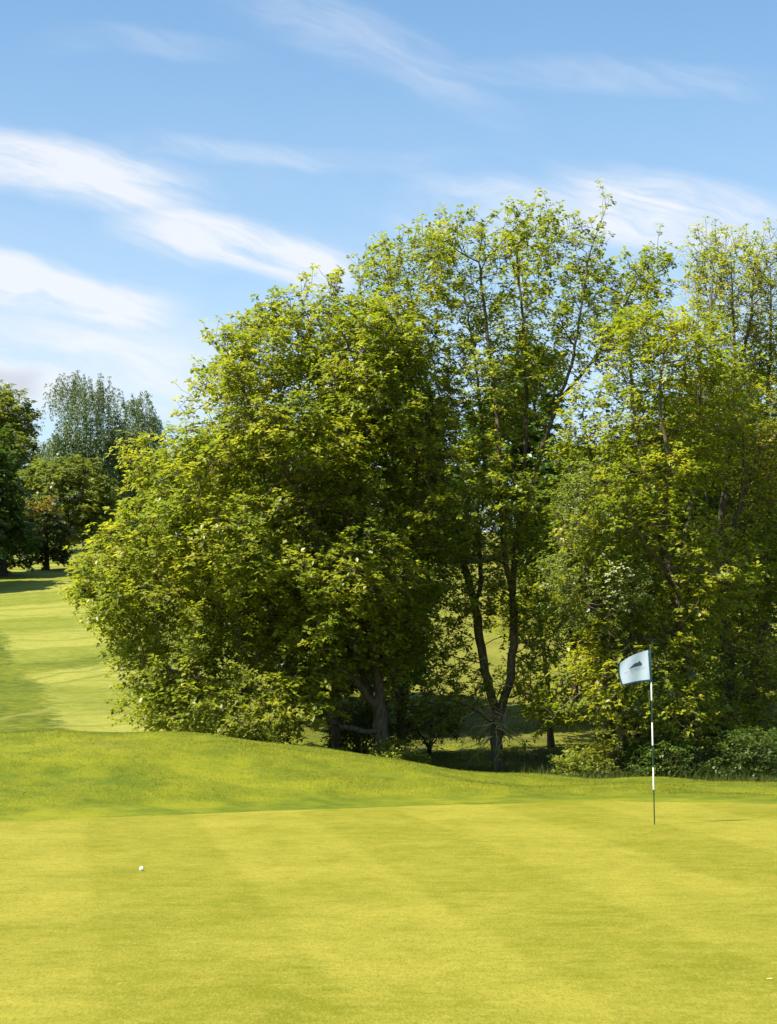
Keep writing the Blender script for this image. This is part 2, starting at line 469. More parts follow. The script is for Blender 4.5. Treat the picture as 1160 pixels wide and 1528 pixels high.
def build_grass():
    # bank and collar: dense short rough
    n = 420000
    X = rng.uniform(-9.5, 9.5, n)
    t = rng.uniform(0, 1, n) ** 0.9
    ye = edge_y(X)
    Y = ye - 0.10 + t * (34.0 - ye)
    vis = np.abs(X) < Y * 0.235
    X, Y, ye = X[vis], Y[vis], ye[vis]
    d = Y - ye
    PP = np.stack([X, Y], -1)
    QQ = PP * np.array([0.55, 1.9]); lmp = lump(QQ, 0.30, 3) * 0.6 + lump(QQ, 0.9, 4) * 0.5 + lump(PP, 2.2, 6) * 0.25
    hg = (0.009 + 0.014 * sst((d - 0.6) / 1.2)) * (1 + 0.35 * lmp) * rng.uniform(0.5, 1.35, len(X))
    # tufts
    hg = hg * np.where(rng.uniform(0, 1, len(X)) < 0.02, 1.7, 1.0)
    tone = np.clip(0.40 + 0.50 * lmp + rng.normal(0, 0.24, len(X)), 0, 0.84)
    tone = np.where(rng.uniform(0, 1, len(X)) < 0.035 + 0.05 * (lump(PP, 0.4, 8) > 0.9), rng.uniform(0.9, 1, len(X)), tone)
    # a worn dry patch near the top of the bank
    rp = np.hypot((X + 4.55) / 0.55, (Y - 28.3) / 0.8); tone = np.where(rng.uniform(0, 1, len(X)) < 0.7 * np.exp(-rp ** 2), rng.uniform(0.88, 1, len(X)), tone)
    o = blades('rough_grass', X, Y, np.maximum(hg * sst((d + 0.14) / 0.2), 0.005), rng.uniform(0.0035, 0.007, len(X)), M_BLADE, 0.9, tone)
    tag(o, kind='stuff')
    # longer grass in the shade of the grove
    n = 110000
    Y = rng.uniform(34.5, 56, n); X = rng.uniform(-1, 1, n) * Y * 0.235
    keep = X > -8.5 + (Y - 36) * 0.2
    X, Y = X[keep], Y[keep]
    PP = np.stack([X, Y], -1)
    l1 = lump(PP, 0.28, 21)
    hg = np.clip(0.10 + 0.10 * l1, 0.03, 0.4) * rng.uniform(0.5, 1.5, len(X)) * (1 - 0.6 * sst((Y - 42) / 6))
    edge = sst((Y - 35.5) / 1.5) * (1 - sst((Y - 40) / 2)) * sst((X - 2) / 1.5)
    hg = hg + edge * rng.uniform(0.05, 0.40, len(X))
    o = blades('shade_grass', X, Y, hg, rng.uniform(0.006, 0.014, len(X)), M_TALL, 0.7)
    tag(o, kind='stuff')


# ------------------------------------------------------------------ trees
def stem_nodes(stems, D):
    """stems: list of polylines; the first is rooted, the others start nearest to an existing node"""
    pos, par = [], []
    for k, pl in enumerate(stems):
        pl = [np.asarray(p, float) for p in pl]
        if k == 0:
            pos.append(pl[0]); par.append(-1); last = 0
        else:
            dd = [np.linalg.norm(p - pl[0]) for p in pos]; last = int(np.argmin(dd))
        # resample (Catmull-Rom)
        pts = [pl[0]] + pl + [pl[-1] * 2 - pl[-2]]
        fine = []
        for i in range(1, len(pts) - 2):
            a, b, c, d = pts[i - 1], pts[i], pts[i + 1], pts[i + 2]
            for t in np.linspace(0, 1, 12, endpoint=False):
                fine.append(0.5 * ((2 * b) + (c - a) * t + (2 * a - 5 * b + 4 * c - d) * t * t + (3 * b - a - 3 * c + d) * t ** 3))
        fine.append(pl[-1])
        acc = 0.0; prev = fine[0]
        for q in fine[1:]:
            acc += np.linalg.norm(q - prev); prev = q
            if acc >= D:
                pos.append(q + rng.normal(0, 0.012, 3)); par.append(last); last = len(pos) - 1; acc = 0.0
    return np.array(pos), np.array(par)


def colonize(pos0, par0, A, D, di, dk, maxit=160, up=0.12, jit=0.12):
    cap = 40000
    pos = np.zeros((cap, 3)); par = np.full(cap, -1); n = len(pos0)
    pos[:n] = pos0; par[:n] = par0
    nch = np.zeros(cap, int)
    for p in par0:
        if p >= 0: nch[p] += 1
    A = np.asarray(A, np.float64)
    def near(P):
        bd = np.full(len(A), 1e9); bi = np.zeros(len(A), int)
        for s in range(0, len(P), 400):
            d = ((A[:, None, :] - P[None, s:s + 400]) ** 2).sum(-1)
            j = d.argmin(1); m = d[np.arange(len(A)), j]
            b = m < bd; bd[b] = m[b]; bi[b] = j[b] + s
        return bd, bi
    bd, bi = near(pos[:n])
    keep = bd > dk * dk
    A, bd, bi = A[keep], bd[keep], bi[keep]
    for it in range(maxit):
        if len(A) == 0 or n > cap - 2000: break
        act = bd < di * di
        if not act.any():
            act = bd <= np.partition(bd, min(5, len(bd) - 1))[min(5, len(bd) - 1)]
        idx = bi[act]
        dirs = norm(A[act] - pos[idx])
        u, inv = np.unique(idx, return_inverse=True)
        S = np.zeros((len(u), 3)); np.add.at(S, inv, dirs)
        S = norm(S)
        pd = np.where(par[u][:, None] >= 0, norm(pos[u] - pos[np.maximum(par[u], 0)]), 0)
        S = norm(S + 0.25 * pd + np.array([0, 0, up]) + rng.normal(0, jit, S.shape))
        ok = nch[u] < 4
        u, S = u[ok], S[ok]
        if len(u) == 0: break
        newp = pos[u] + S * D
        k = len(u)
        pos[n:n + k] = newp; par[n:n + k] = u; nch[u] += 1
        d = ((A[:, None, :] - newp[None]) ** 2).sum(-1)
        j = d.argmin(1); m = d[np.arange(len(A)), j]
        b = m < bd; bd[b] = m[b]; bi[b] = j[b] + n
        n += k
        keep = (bd > dk * dk) & (nch[bi] < 4)
        A, bd, bi = A[keep], bd[keep], bi[keep]
    return pos[:n].copy(), par[:n].copy()


def radii(par, r_tip, r_base):
    n = len(par)
    tips = np.ones(n, bool); tips[par[par >= 0]] = False
    ex = math.log(max(tips.sum(), 4)) / math.log(r_base / r_tip)
    acc = np.where(tips, r_tip ** ex, 0.0)
    for i in range(n - 1, 0, -1):
        if par[i] >= 0: acc[par[i]] += acc[i]
    return acc ** (1 / ex), tips


def tubes(p0, p1, d0, d1, r0, r1, sides):
    def ring(p, d, r):
        ref = np.where(np.abs(d[:, :1]) < 0.85, np.array([[1.0, 0, 0]]), np.array([[0, 1.0, 0]]))
        u = norm(np.cross(d, ref)); w = np.cross(d, u)
        a = np.arange(sides) * 2 * math.pi / sides
        return p[:, None, :] + (u[:, None, :] * np.cos(a)[None, :, None] + w[:, None, :] * np.sin(a)[None, :, None]) * r[:, None, None]
    n = len(p0)
    if n == 0: return np.zeros((0, 3)), np.zeros((0, 4), int)
    V = np.concatenate([ring(p0, d0, r0), ring(p1, d1, r1)], 1)     # n, 2s, 3
    k = np.arange(sides); k2 = (k + 1) % sides
    f = np.stack([k, k2, k2 + sides, k + sides], 1)[None] + (np.arange(n) * 2 * sides)[:, None, None]
    return V.reshape(-1, 3), f.reshape(-1, 4)


def leaf_mesh(C, T, k, L, tone, droop=0.25, spread=1.0, wid=0.30):
    """clusters of k leaves round the points C with axes T"""
    n = len(C)
    if n == 0: return np.zeros((0, 3)), np.zeros((0, 3), int), np.zeros(0)
    T = norm(T * 0.55 + np.array([0, 0, 0.75]) * (droop < 0.5)); C = np.repeat(C, k, 0); T = np.repeat(T, k, 0); tn = np.repeat(tone, k)
    N = n * k
    ref = np.where(np.abs(T[:, :1]) < 0.85, np.array([[1.0, 0, 0]]), np.array([[0, 1.0, 0]]))
    u = norm(np.cross(T, ref)); w = np.cross(T, u)
    a = np.tile(np.arange(k) * 2 * math.pi / k, n) + np.repeat(rng.uniform(0, 6.28, n), k) + rng.normal(0, 0.3, N)
    rad = u * np.cos(a)[:, None] + w * np.sin(a)[:, None]
    d = norm(rad * spread + T * rng.uniform(-0.1, 0.9, N)[:, None] + np.array([0, 0, -1]) * (droop * rng.uniform(0.2, 1.6, N))[:, None])
    Ls = L * rng.uniform(0.6, 1.3, N)
    upj = norm(np.array([0, 0, 1.0]) + rng.normal(0, 0.34, (N, 3)) + T * 0.4)
    s = norm(np.cross(d, upj)); nn = np.cross(s, d)
    base = C + d * (Ls * 0.18)[:, None] + rng.normal(0, 0.02, (N, 3))
    tip = base + d * Ls[:, None] + np.array([0, 0, -1]) * (Ls * droop * 0.5)[:, None]
    wv = s * (Ls * wid * rng.uniform(0.8, 1.2, N))[:, None]
    mid = base + d * (Ls * 0.45)[:, None] + nn * (Ls * 0.07)[:, None]
    l = mid - wv; r = mid + wv
    V = np.stack([base, l, tip, r], 1).reshape(-1, 3)
    i = np.arange(N)[:, None] * 4
    f = np.concatenate([i + np.array([0, 2, 1]), i + np.array([0, 3, 2])])
    tt = np.clip(tn + rng.normal(0, 0.10, N), 0, 1)
    return V, f, np.repeat(tt, 4)


def envelope(lobes, y0, N, seed, hollow=0.55, gap=-0.15, gfreq=0.35, ragged=0.75):
    """random points inside the lobes (u, v, ru, rv, dy, ry) seen at distance y0"""
    r = np.random.default_rng(seed)
    out = []; s = y0 / F
    vol = np.array([l[2] * l[3] * l[5] * (l[6] if len(l) > 6 else 1) for l in lobes], float); vol /= vol.sum()
    while sum(map(len, out)) < N:
        for l, pv in zip(lobes, vol):
            m = int(N * pv) + 8
            q = norm(r.normal(size=(m, 3))); rr = r.uniform(0, 1, m) ** (1 / 3)
            keep = (rr > 0.62) | (r.uniform(0, 1, m) < hollow)
            q = (q * rr[:, None])[keep]
            c = PX(l[0], l[1], y0)
            p = c + q * np.array([l[2] * s, l[5], l[3] * s]) + np.array([0, l[4], 0])
            rk = rr[keep]
            p = p[lump(p, gfreq, seed + 5) + 0.6 * lump(p, gfreq * 2.3, seed + 6) > gap + r.normal(0, 0.15, len(p)) + ragged * sst((rk - 0.6) / 0.4)]
            out.append(p)
    P = np.concatenate(out); r.shuffle(P)
    P = P[:N]
    return P[P[:, 2] > H(P[:, 0], P[:, 1]) + 0.25]


def smooth_nodes(pos, par, fixed, it=2):
    for _ in range(it):
        cs = np.zeros_like(pos); cc = np.zeros(len(pos))
        m = par >= 0
        np.add.at(cs, par[m], pos[m]); np.add.at(cc, par[m], 1)
        tgt = pos.copy()
        ok = m & (cc > 0)
        tgt[ok] = 0.5 * pos[ok] + 0.25 * pos[par[ok]] + 0.25 * cs[ok] / cc[ok][:, None]
        tgt[:fixed] = pos[:fixed]
        pos = tgt
    return pos


def tree(name, label, cat, group, stems, lobes, y0, N, leafmat, barkmat=None, D=0.22, di=2.2, dk=0.42, r_base=0.19, r_tip=0.006,
         twigs=2.0, twig_len=(0.18, 0.5), leaf=0.13, k=6, tone=(0.45, 0.2), seed=1, gap=-0.15, gfreq=0.35, up=0.12, droop=0.25,
         thin=0.022, hollow=0.55, weep=None, tone_top=0.0, along=True, spikes=0, wid=0.32, twig_r=0.006):
    global rng
    rng = np.random.default_rng(seed)
    barkmat = barkmat or M_BARK
    base = np.asarray(stems[0][0], float).copy()
    gz = float(H(base[0], base[1]))
    stems = [[np.asarray(p, float) for p in s] for s in stems]
    stems[0][0][2] = gz - 0.12
    p0, q0 = stem_nodes(stems, D)
    A = envelope(lobes, y0, N, seed, hollow, gap, gfreq)
    pos, par = colonize(p0, q0, A, D, di, dk, up=up)
    pos = smooth_nodes(pos, par, len(p0), 2)
    r, tips = radii(par, r_tip, r_base)
    hgt = pos[:, 2] - gz
    r = r * (1 + 0.45 * np.exp(-np.maximum(hgt, 0) / 0.25) * (r > r_base * 0.4))
    n = len(pos)
    mainc = np.full(n, -1); best = np.zeros(n)
    for i in range(n):
        p = par[i]
        if p >= 0 and r[i] > best[p]: best[p] = r[i]; mainc[p] = i
    dr = np.zeros((n, 3)); m = par >= 0
    dr[m] = norm(pos[m] - pos[par[m]]); dr[~m] = (0, 0, 1)
    nd = dr.copy(); mc = mainc >= 0
    nd[mc] = norm(dr[mc] + dr[mainc[mc]])
    e = np.where(m)[0]; pe = par[e]
    ism = mainc[pe] == e
    d0 = np.where(ism[:, None], nd[pe], dr[e]); d1 = nd[e]
    r0 = np.where(ism, r[pe], np.minimum(r[pe], r[e] * 1.12)); r1 = r[e]
    V, Fq, off = [], [], 0
    for lo, hi, sd_ in ((0.045, 9, 9), (0.014, 0.045, 5), (0, 0.014, 3)):
        s = (r1 >= lo) & (r1 < hi)
        v, f = tubes(pos[pe[s]], pos[e[s]], d0[s], d1[s], r0[s], r1[s], sd_)
        V.append(v); Fq.append(f + off); off += len(v)
    # twigs
    cen = pos[tips].mean(0) if tips.any() else pos.mean(0)
    cand = np.where((r < thin) & m & (np.arange(n) >= len(p0) // 3))[0]
    cnt = rng.poisson(twigs, len(cand)) + tips[cand]
    src = np.repeat(cand, cnt); t = len(src)
    outw = norm((pos[src] - cen) * np.array([1, 1, 0.6]))
    td = norm(nd[src] * 0.55 + rng.normal(0, 0.55, (t, 3)) + np.array([0, 0, 1]) * rng.uniform(0.1, 0.8, t)[:, None] + outw * 0.35)
    tl = rng.uniform(*twig_len, t)
    a = pos[src]; b = a + td * (tl * 0.55)[:, None]
    td2 = norm(td + np.array([0, 0, 1]) * rng.uniform(0.0, 0.5, t)[:, None] + rng.normal(0, 0.15, (t, 3)))
    c = b + td2 * (tl * 0.5)[:, None]
    tr = np.full(t, twig_r)
    for (x0, x1, e0, e1, k0, k1) in ((a, b, td, td2, 1.1, 0.8), (b, c, td2, td2, 0.8, 0.45)):
        v, f = tubes(x0, x1, e0, e1, tr * k0, tr * k1, 3); V.append(v); Fq.append(f + off); off += len(v)
    # long leaders that stick out of the top
    if spikes:
        topc = np.where(tips & (pos[:, 2] > np.quantile(pos[tips][:, 2], 0.80)))[0]
        sp = rng.choice(topc, min(spikes, len(topc)), replace=False); ns = len(sp)
        sd1 = norm(np.array([0, 0, 1.0]) + rng.normal(0, 0.22, (ns, 3)))
        sl = rng.uniform(0.25, 0.75, ns)
        sa = pos[sp]; sb = sa + sd1 * (sl * 0.5)[:, None]; sd2 = norm(sd1 + rng.normal(0, 0.15, (ns, 3))); se = sb + sd2 * (sl * 0.5)[:, None]
        sr = np.full(ns, 0.007)
        for (x0, x1, e0, e1, k0, k1) in ((sa, sb, sd1, sd2, 1.0, 0.8), (sb, se, sd2, sd2, 0.8, 0.5)):
            v, f = tubes(x0, x1, e0, e1, sr * k0, sr * k1, 3); V.append(v); Fq.append(f + off); off += len(v)
    bv = np.concatenate(V)
    # leaf clusters at twig ends, and some part way along
    C = [c]; T = [td2]; S = [pos[src]]
    if along:
        h = rng.uniform(0, 1, t) < 0.35
        C.append((a[h] * 0.35 + b[h] * 0.65)); T.append(td[h]); S.append(pos[src][h])
    if spikes:
        C += [se, sb * 0.5 + se * 0.5]; T += [sd2, sd2]; S += [sa, sa]
    C = np.concatenate(C); T = np.concatenate(T)
    if weep:
        # hanging strands: leaves strung down from every twig end
        ln = rng.uniform(*weep, len(C)); steps = 11
        k_ = np.arange(steps)[None, :] / (steps - 1)
        X = C[:, None, :] + np.array([0, 0, -1.0]) * (ln[:, None] * k_)[..., None] + (T * np.array([1, 1, 0]))[:, None, :] * (0.5 * np.sqrt(k_))[..., None] + rng.normal(0, 0.05, (len(C), steps, 3))
        C = X.reshape(-1, 3); T = np.tile(np.array([[0, 0, -1.0]]), (len(C), 1)) + rng.normal(0, 0.2, (len(C), 3)); T = norm(T)
        gd = C[:, 2] > H(C[:, 0], C[:, 1]) + 1.0
        C, T = C[gd], T[gd]
    gd = C[:, 2] > H(C[:, 0], C[:, 1]) + 0.12
    C, T = C[gd], T[gd]
    tn = tone[0] + tone[1] * (0.75 * lump(C, 0.55, seed + 9) + rng.normal(0, 0.6, len(C)))
    if tone_top:
        zz = (C[:, 2] - C[:, 2].min()) / max(np.ptp(C[:, 2]), 0.1); tn = tn + tone_top * sst((zz - 0.62) / 0.3)
    lv, lf, lt = leaf_mesh(C, T, k, leaf, np.clip(tn, 0, 1), droop, wid=wid)
    root = thing(name, (base[0], base[1], gz), label, cat, group)
    loc = np.array([base[0], base[1], gz])
    mi = np.concatenate([np.full(len(f), 0 if i_ < 2 else 1, np.int32) for i_, f in enumerate(Fq) if len(f)])
    mesh_obj('trunk', bv - loc, Fq, [barkmat, M_FINE], root, mat_idx=mi, smooth=True)
    mesh_obj('crown', lv - loc, [lf], leafmat, root, attrs={'tone': lt})
    print('TREE', name, 'nodes', n, 'clusters', len(C), 'leaves', len(lf) // 2)
    return root


def PL(y, *uv):
    return [PX(u, v, y + (d[0] if d else 0)) for u, v, *d in uv]


GROVE = 'trees in the grove behind the green'
FAR = 'far trees beyond the fairway'


def build_grove():
    # broad tree on the left
    tree('broadleaf_tree', 'broad bright green tree whose leafy boughs sweep down to the ground beside the fairway', 'tree', GROVE,
         [PL(42, (572, 1150), (568, 1080), (562, 1000), (540, 880), (515, 760), (490, 640), (470, 520)),
          PL(42, (568, 1090), (545, 1092, -.4), (490, 1076, -.9), (430, 1045, -1.2), (370, 1030, -1.6), (290, 1010, -1.8), (210, 985, -1.8)),
          PL(42, (566, 1060), (520, 960, .6), (470, 880, .9), (420, 830, .6), (350, 785, .3), (270, 740, 0), (200, 690, .2)),
          PL(42, (564, 1000), (590, 920, .5), (604, 830, .8), (620, 720, 1.0), (630, 600, 1.0)),
          PL(42, (545, 905), (480, 800, -1), (420, 700, -1.6), (370, 600, -1.5), (340, 520, -1.0)),
          PL(42, (566, 1060), (500, 985, -.5), (420, 930, -.6), (320, 900, -.8), (230, 880, -.8)),
          PL(42, (566, 1060), (510, 1000, 1.8), (430, 960, 2.6), (330, 930, 2.8))],
         [(345, 830, 180, 205, 0, 3.9), (430, 660, 165, 205, 0, 3.6), (530, 600, 150, 150, 0, 3.0), (260, 985, 104, 102, -.5, 2.6),
          (390, 1000, 150, 85, -1.2, 2.4), (232, 690, 54, 48, 0, 1.5), (204, 810, 42, 80, -.3, 1.5), (540, 985, 90, 90, -.4, 2.4), (600, 900, 70, 90, .3, 2.2), (470, 900, 110, 110, -1.8, 2.0), (250, 880, 130, 120, -.5, 3.0), (330, 1050, 130, 50, -1.6, 2.0, 1.4), (230, 1040, 70, 50, -.8, 1.8), (430, 1060, 90, 40, -2.0, 1.4, 1.2), (345, 545, 50, 60, -.5, 1.5, .6), (425, 480, 42, 52, 0, 1.3, .6), (480, 450, 40, 40, .3, 1.3, .6), (520, 840, 130, 150, -.6, 2.6)],
         42, 15500, M_LEAF_A, D=0.17, di=2.4, dk=0.255, r_base=0.19, r_tip=0.0065, twigs=1.3, leaf=0.125, k=8, tone=(0.50, 0.22), seed=21, gap=-0.34, spikes=90)
    # twin stemmed tall tree in the middle
    B = tree('broadleaf_tree', 'tall twin-stemmed tree with airy crown and twiggy burr low on its trunk', 'tree', GROVE,
         [PL(43, (745, 1168), (741, 1110), (745, 1070), (760, 1015), (767, 950), (766, 880), (772, 800), (782, 700), (786, 600), (780, 480), (770, 360)),
          PL(43, (744, 1075), (728, 1020, .4), (716, 950, .6), (706, 890, .6), (688, 830, .5), (674, 760, .4), (656, 680, .2), (640, 580, 0), (610, 480, -.4), (565, 390, -.6)),
          PL(43, (710, 900), (718, 860, 1.0), (712, 780, 1.4), (722, 690, 1.5), (712, 560, 1.6), (690, 420, 1.5)),
          PL(43, (770, 810), (800, 700, -.3), (832, 600, -.5), (850, 555, -.5), (866, 470, -.4), (880, 380, -.3), (905, 310, -.3)),
          PL(43, (767, 900), (750, 800, -.6), (745, 660, -.8), (730, 520, -1), (715, 380, -1)),
          PL(43, (832, 600), (890, 530, .3), (940, 440, .5), (965, 380, .5)),
          PL(43, (656, 680), (610, 600, .8), (560, 540, 1.2), (540, 450, 1.2), (535, 380, 1)),
          PL(43, (674, 760), (640, 700, -1.0), (590, 640, -2.0), (540, 560, -2.6), (510, 490, -2.4)),
          PL(43, (742, 1085), (710, 1060, -.5), (680, 1045, -.9), (650, 1045, -1.1)),
          PL(43, (750, 1045), (780, 1035, -.5), (805, 1045, -.9), (825, 1065, -1.1)),
          PL(43, (656, 680), (620, 560, -1.2), (590, 450, -1.6), (570, 380, -1.4))],
         [(760, 455, 190, 128, 0, 3.4, .36), (625, 440, 92, 92, 0, 2.6, .55), (700, 570, 150, 130, 0, 3.0), (915, 445, 80, 80, 0, 2.2, .45), (560, 425, 36, 42, 0, 1.4), (735, 740, 95, 130, 0, 2.4), (968, 430, 36, 48, 0, 1.6, .7), (680, 378, 85, 48, 0, 2.0, .8), (800, 372, 105, 45, 0, 2.0, .8), (620, 560, 90, 120, 0, 2.6), (870, 590, 40, 70, 0, 1.6, .25), (690, 850, 90, 90, .5, 2.0), (780, 840, 80, 90, -.5, 2.0), (730, 800, 120, 60, .4, 2.4), (670, 950, 50, 50, .3, 1.5, .5), (820, 950, 70, 60, 0, 1.8, .8), (660, 720, 80, 110, -1.0, 2.4, 1.3), (790, 1010, 50, 40, -.5, 1.4, .6), (555, 610, 85, 130, -2.6, 1.7), (600, 730, 70, 100, -2.3, 1.5), (510, 520, 60, 60, -2.0, 1.5), (720, 780, 110, 90, -1.0, 2.0, 1.3), (760, 890, 80, 50, -.8, 1.6), (690, 900, 60, 50, -.6, 1.4), (690, 1030, 60, 45, -.8, 1.4, .8), (800, 1060, 50, 40, -.8, 1.3, .7)],
         43, 11500, M_LEAF_B, D=0.18, di=2.4, dk=0.29, r_base=0.145, r_tip=0.007, twigs=1.05, leaf=0.105, k=9, tone=(0.38, 0.24), seed=32, gap=-0.2, up=0.3, spikes=110, twig_len=(0.15, 0.45), hollow=0.7)
    # the burr of fine twigs on its trunk
    r_ = np.random.default_rng(5)
    loc = np.array(B.location)
    n = 70
    c0 = PX(742, 1075, 43) + r_.normal(0, 1, (n, 3)) * np.array([0.10, 0.12, 0.30])
    az = r_.uniform(0, 6.28, n)
    d = norm(np.stack([np.cos(az), np.sin(az), r_.uniform(-0.5, 0.7, n)], -1))
    L = r_.uniform(0.25, 1.25, n) * np.where(d[:, 0] < 0, 1.25, 0.8)
    V, Fq, off, p, tips, ax = [], [], 0, c0, None, None
    for s in range(6):
        d2 = norm(d + np.array([0, 0, -0.16]) + r_.normal(0, 0.30, (n, 3)))
        q = p + d2 * (L / 6)[:, None]
        v, f = tubes(p, q, d, d2, np.full(n, 0.017 - 0.0022 * s), np.full(n, 0.017 - 0.0022 * (s + 1)), 3)
        V.append(v); Fq.append(f + off); off += len(v); p, d = q, d2
    tw = mesh_obj('twig_burr', np.concatenate(V) - loc, Fq, M_TWIG, B)
    sel = r_.uniform(0, 1, n) < 0.5
    v, f, t = leaf_mesh(p[sel], d[sel], 8, 0.13, r_.uniform(0.4, 0.8, sel.sum()), 0.3)
    mesh_obj('burr_leaves', v - loc, [f], M_LEAF_A, B, attrs={'tone': t})
    # right-hand grove
    tree('broadleaf_tree', 'olive green tree with slender forked trunk standing just behind the flagstick', 'tree', GROVE,
         [PL(41, (1036, 1180), (1037, 1100), (1031, 1020), (1018, 950), (1010, 880), (985, 790), (960, 700), (945, 600), (940, 500)),
          PL(41, (1010, 880), (1022, 800, .5), (1040, 700, .8), (1045, 580, .8), (1040, 480, .8)),
          PL(41, (1020, 960), (985, 930, -.5), (930, 900, -1.0), (880, 880, -1.2)),
          PL(41, (1012, 890), (985, 840, -1.2), (950, 790, -1.9), (920, 720, -2.2)),
          PL(41, (1030, 1000), (1000, 960, -1.0), (965, 955, -1.6), (930, 965, -1.8)),
          PL(41, (985, 790), (1000, 700, -1.4), (985, 610, -1.6), (990, 520, -1.2)),
          PL(41, (985, 790), (940, 760, .8), (890, 700, 1.2), (870, 620, 1.2))],
         [(945, 700, 115, 175, 0, 2.8), (960, 560, 105, 95, 0, 2.6), (1040, 620, 85, 150, 0, 2.2), (900, 830, 80, 110, -.3, 2.2), (1000, 870, 120, 100, -.6, 2.0), (940, 970, 110, 80, -.8, 1.8), (1000, 1060, 90, 60, -.8, 1.6), (1050, 950, 60, 80, 0, 1.6), (890, 1010, 90, 60, -.8, 1.8), (850, 1060, 60, 40, .5, 1.4, .7), (930, 1080, 70, 40, -.6, 1.4, .7)],
         41, 10000, M_LEAF_B, D=0.17, di=2.2, dk=0.28, r_base=0.14, twigs=1.15, leaf=0.115, k=8, tone=(0.44, 0.26), seed=43, gap=-0.2, up=0.15, spikes=35)
    tree('broadleaf_tree', 'tall thin-topped tree with brownish upper twigs and a thick dark trunk right of the flagstick', 'tree', GROVE,
         [PL(44.5, (1096, 1178), (1096, 1090), (1090, 1010), (1080, 900), (1076, 800), (1088, 690), (1098, 580), (1095, 470), (1090, 370)),
          PL(44.5, (1078, 830), (1110, 740, .5), (1140, 640, .8), (1150, 520, .9), (1150, 400, .9)),
          PL(44.5, (1082, 900), (1060, 800, -.8), (1050, 680, -1), (1045, 560, -1), (1040, 440, -.8)),
          PL(44.5, (1090, 1000), (1060, 950, -.9), (1040, 900, -1.3)),
          PL(44.5, (1080, 860), (1100, 780, -1.5), (1110, 690, -2), (1105, 600, -2)),
          PL(44.5, (1088, 690), (1070, 600, -.8), (1060, 500, -1), (1065, 400, -.8)),
          PL(44.5, (1098, 560), (1120, 480, -.6), (1125, 390, -.6))],
         [(1095, 440, 78, 100, 0, 2.4, .6), (1150, 430, 60, 95, 0, 2.0, .6), (1100, 640, 90, 150, 0, 2.6), (1080, 850, 90, 110, 0, 2.4), (1045, 430, 30, 70, 0, 1.4), (1080, 1000, 90, 60, -1.8, 1.8), (1050, 1070, 80, 40, -2.2, 1.5, .8)],
         44.5, 7200, M_LEAF_D, D=0.18, di=2.2, dk=0.29, r_base=0.16, twigs=1.3, leaf=0.09, k=7, tone=(0.5, 0.3), seed=54, gap=-0.25, up=0.28, spikes=90, twig_len=(0.2, 0.55), hollow=0.7)
    tree('broadleaf_tree', 'dark-trunked leafy tree cut by the right edge of the photo', 'tree', GROVE,
         [PL(46, (1132, 1150), (1130, 1060), (1132, 980), (1142, 890), (1148, 780), (1158, 680), (1172, 560), (1180, 460)),
          PL(46, (1142, 890), (1110, 850, -.5), (1080, 790, -.8)),
          PL(46, (1148, 800), (1190, 720, .5), (1230, 620, .6)),
          PL(46, (1132, 1000), (1180, 930, -.9), (1220, 880, -1.2))],
         [(1170, 640, 100, 160, 0, 2.8), (1150, 850, 95, 110, -.4, 2.6), (1210, 860, 80, 130, 0, 2.2), (1120, 970, 70, 60, -.6, 1.6), (1140, 1050, 70, 50, -2.0, 1.6)],
         46, 6000, M_LEAF_D, D=0.19, di=2.2, dk=0.3, r_base=0.17, twigs=1.3, leaf=0.115, k=8, tone=(0.38, 0.24), seed=65, gap=-0.25, up=0.2)
    tree('hawthorn_tree', 'small pale tree dotted with cream blossom between the twin-stemmed tree and the flag', 'tree', GROVE,
         [PL(40.5, (922, 1130), (926, 1085), (918, 1050), (900, 980), (880, 880), (865, 790), (860, 720)),
          PL(40.5, (910, 1010), (940, 960, .4), (945, 880, .4)),
          PL(40.5, (885, 900), (850, 850, -.4), (835, 790, -.4))],
         [(862, 780, 52, 85, -.9, 1.5), (890, 900, 70, 70, -.9, 1.6), (930, 960, 50, 60, 0, 1.3), (840, 860, 40, 50, -.9, 1.2)],
         40.5, 2400, M_LEAF_W, D=0.15, di=1.8, dk=0.25, r_base=0.11, twigs=1.4, leaf=0.075, k=7, tone=(0.50, 0.3), seed=76, gap=-0.25)
    tree('background_tree', 'unseen dark tree added deep behind the broad bright green tree to shade the bank', 'tree', GROVE,  # hidden tree, added so its crown shadows the bank to the right
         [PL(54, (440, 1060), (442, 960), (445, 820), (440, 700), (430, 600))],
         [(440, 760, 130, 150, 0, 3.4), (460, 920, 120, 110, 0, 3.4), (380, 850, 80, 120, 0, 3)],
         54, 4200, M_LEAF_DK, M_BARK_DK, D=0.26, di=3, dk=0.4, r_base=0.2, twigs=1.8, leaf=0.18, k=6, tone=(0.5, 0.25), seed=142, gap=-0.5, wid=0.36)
    tree('background_tree', 'low dark tree added to shade the bank right of the broad tree trunk', 'tree', GROVE,  # added with low dense skirts to keep the bank in shadow
         [PL(57, (545, 1060), (548, 1000), (552, 930), (556, 850))],
         [(550, 930, 75, 80, 0, 2.8), (600, 985, 45, 50, 0, 2.0)],
         57, 2200, M_LEAF_DK, M_BARK_DK, D=0.24, di=3, dk=0.38, r_base=0.14, twigs=1.8, leaf=0.17, k=6, tone=(0.4, 0.25), seed=153, gap=-0.5, wid=0.36)
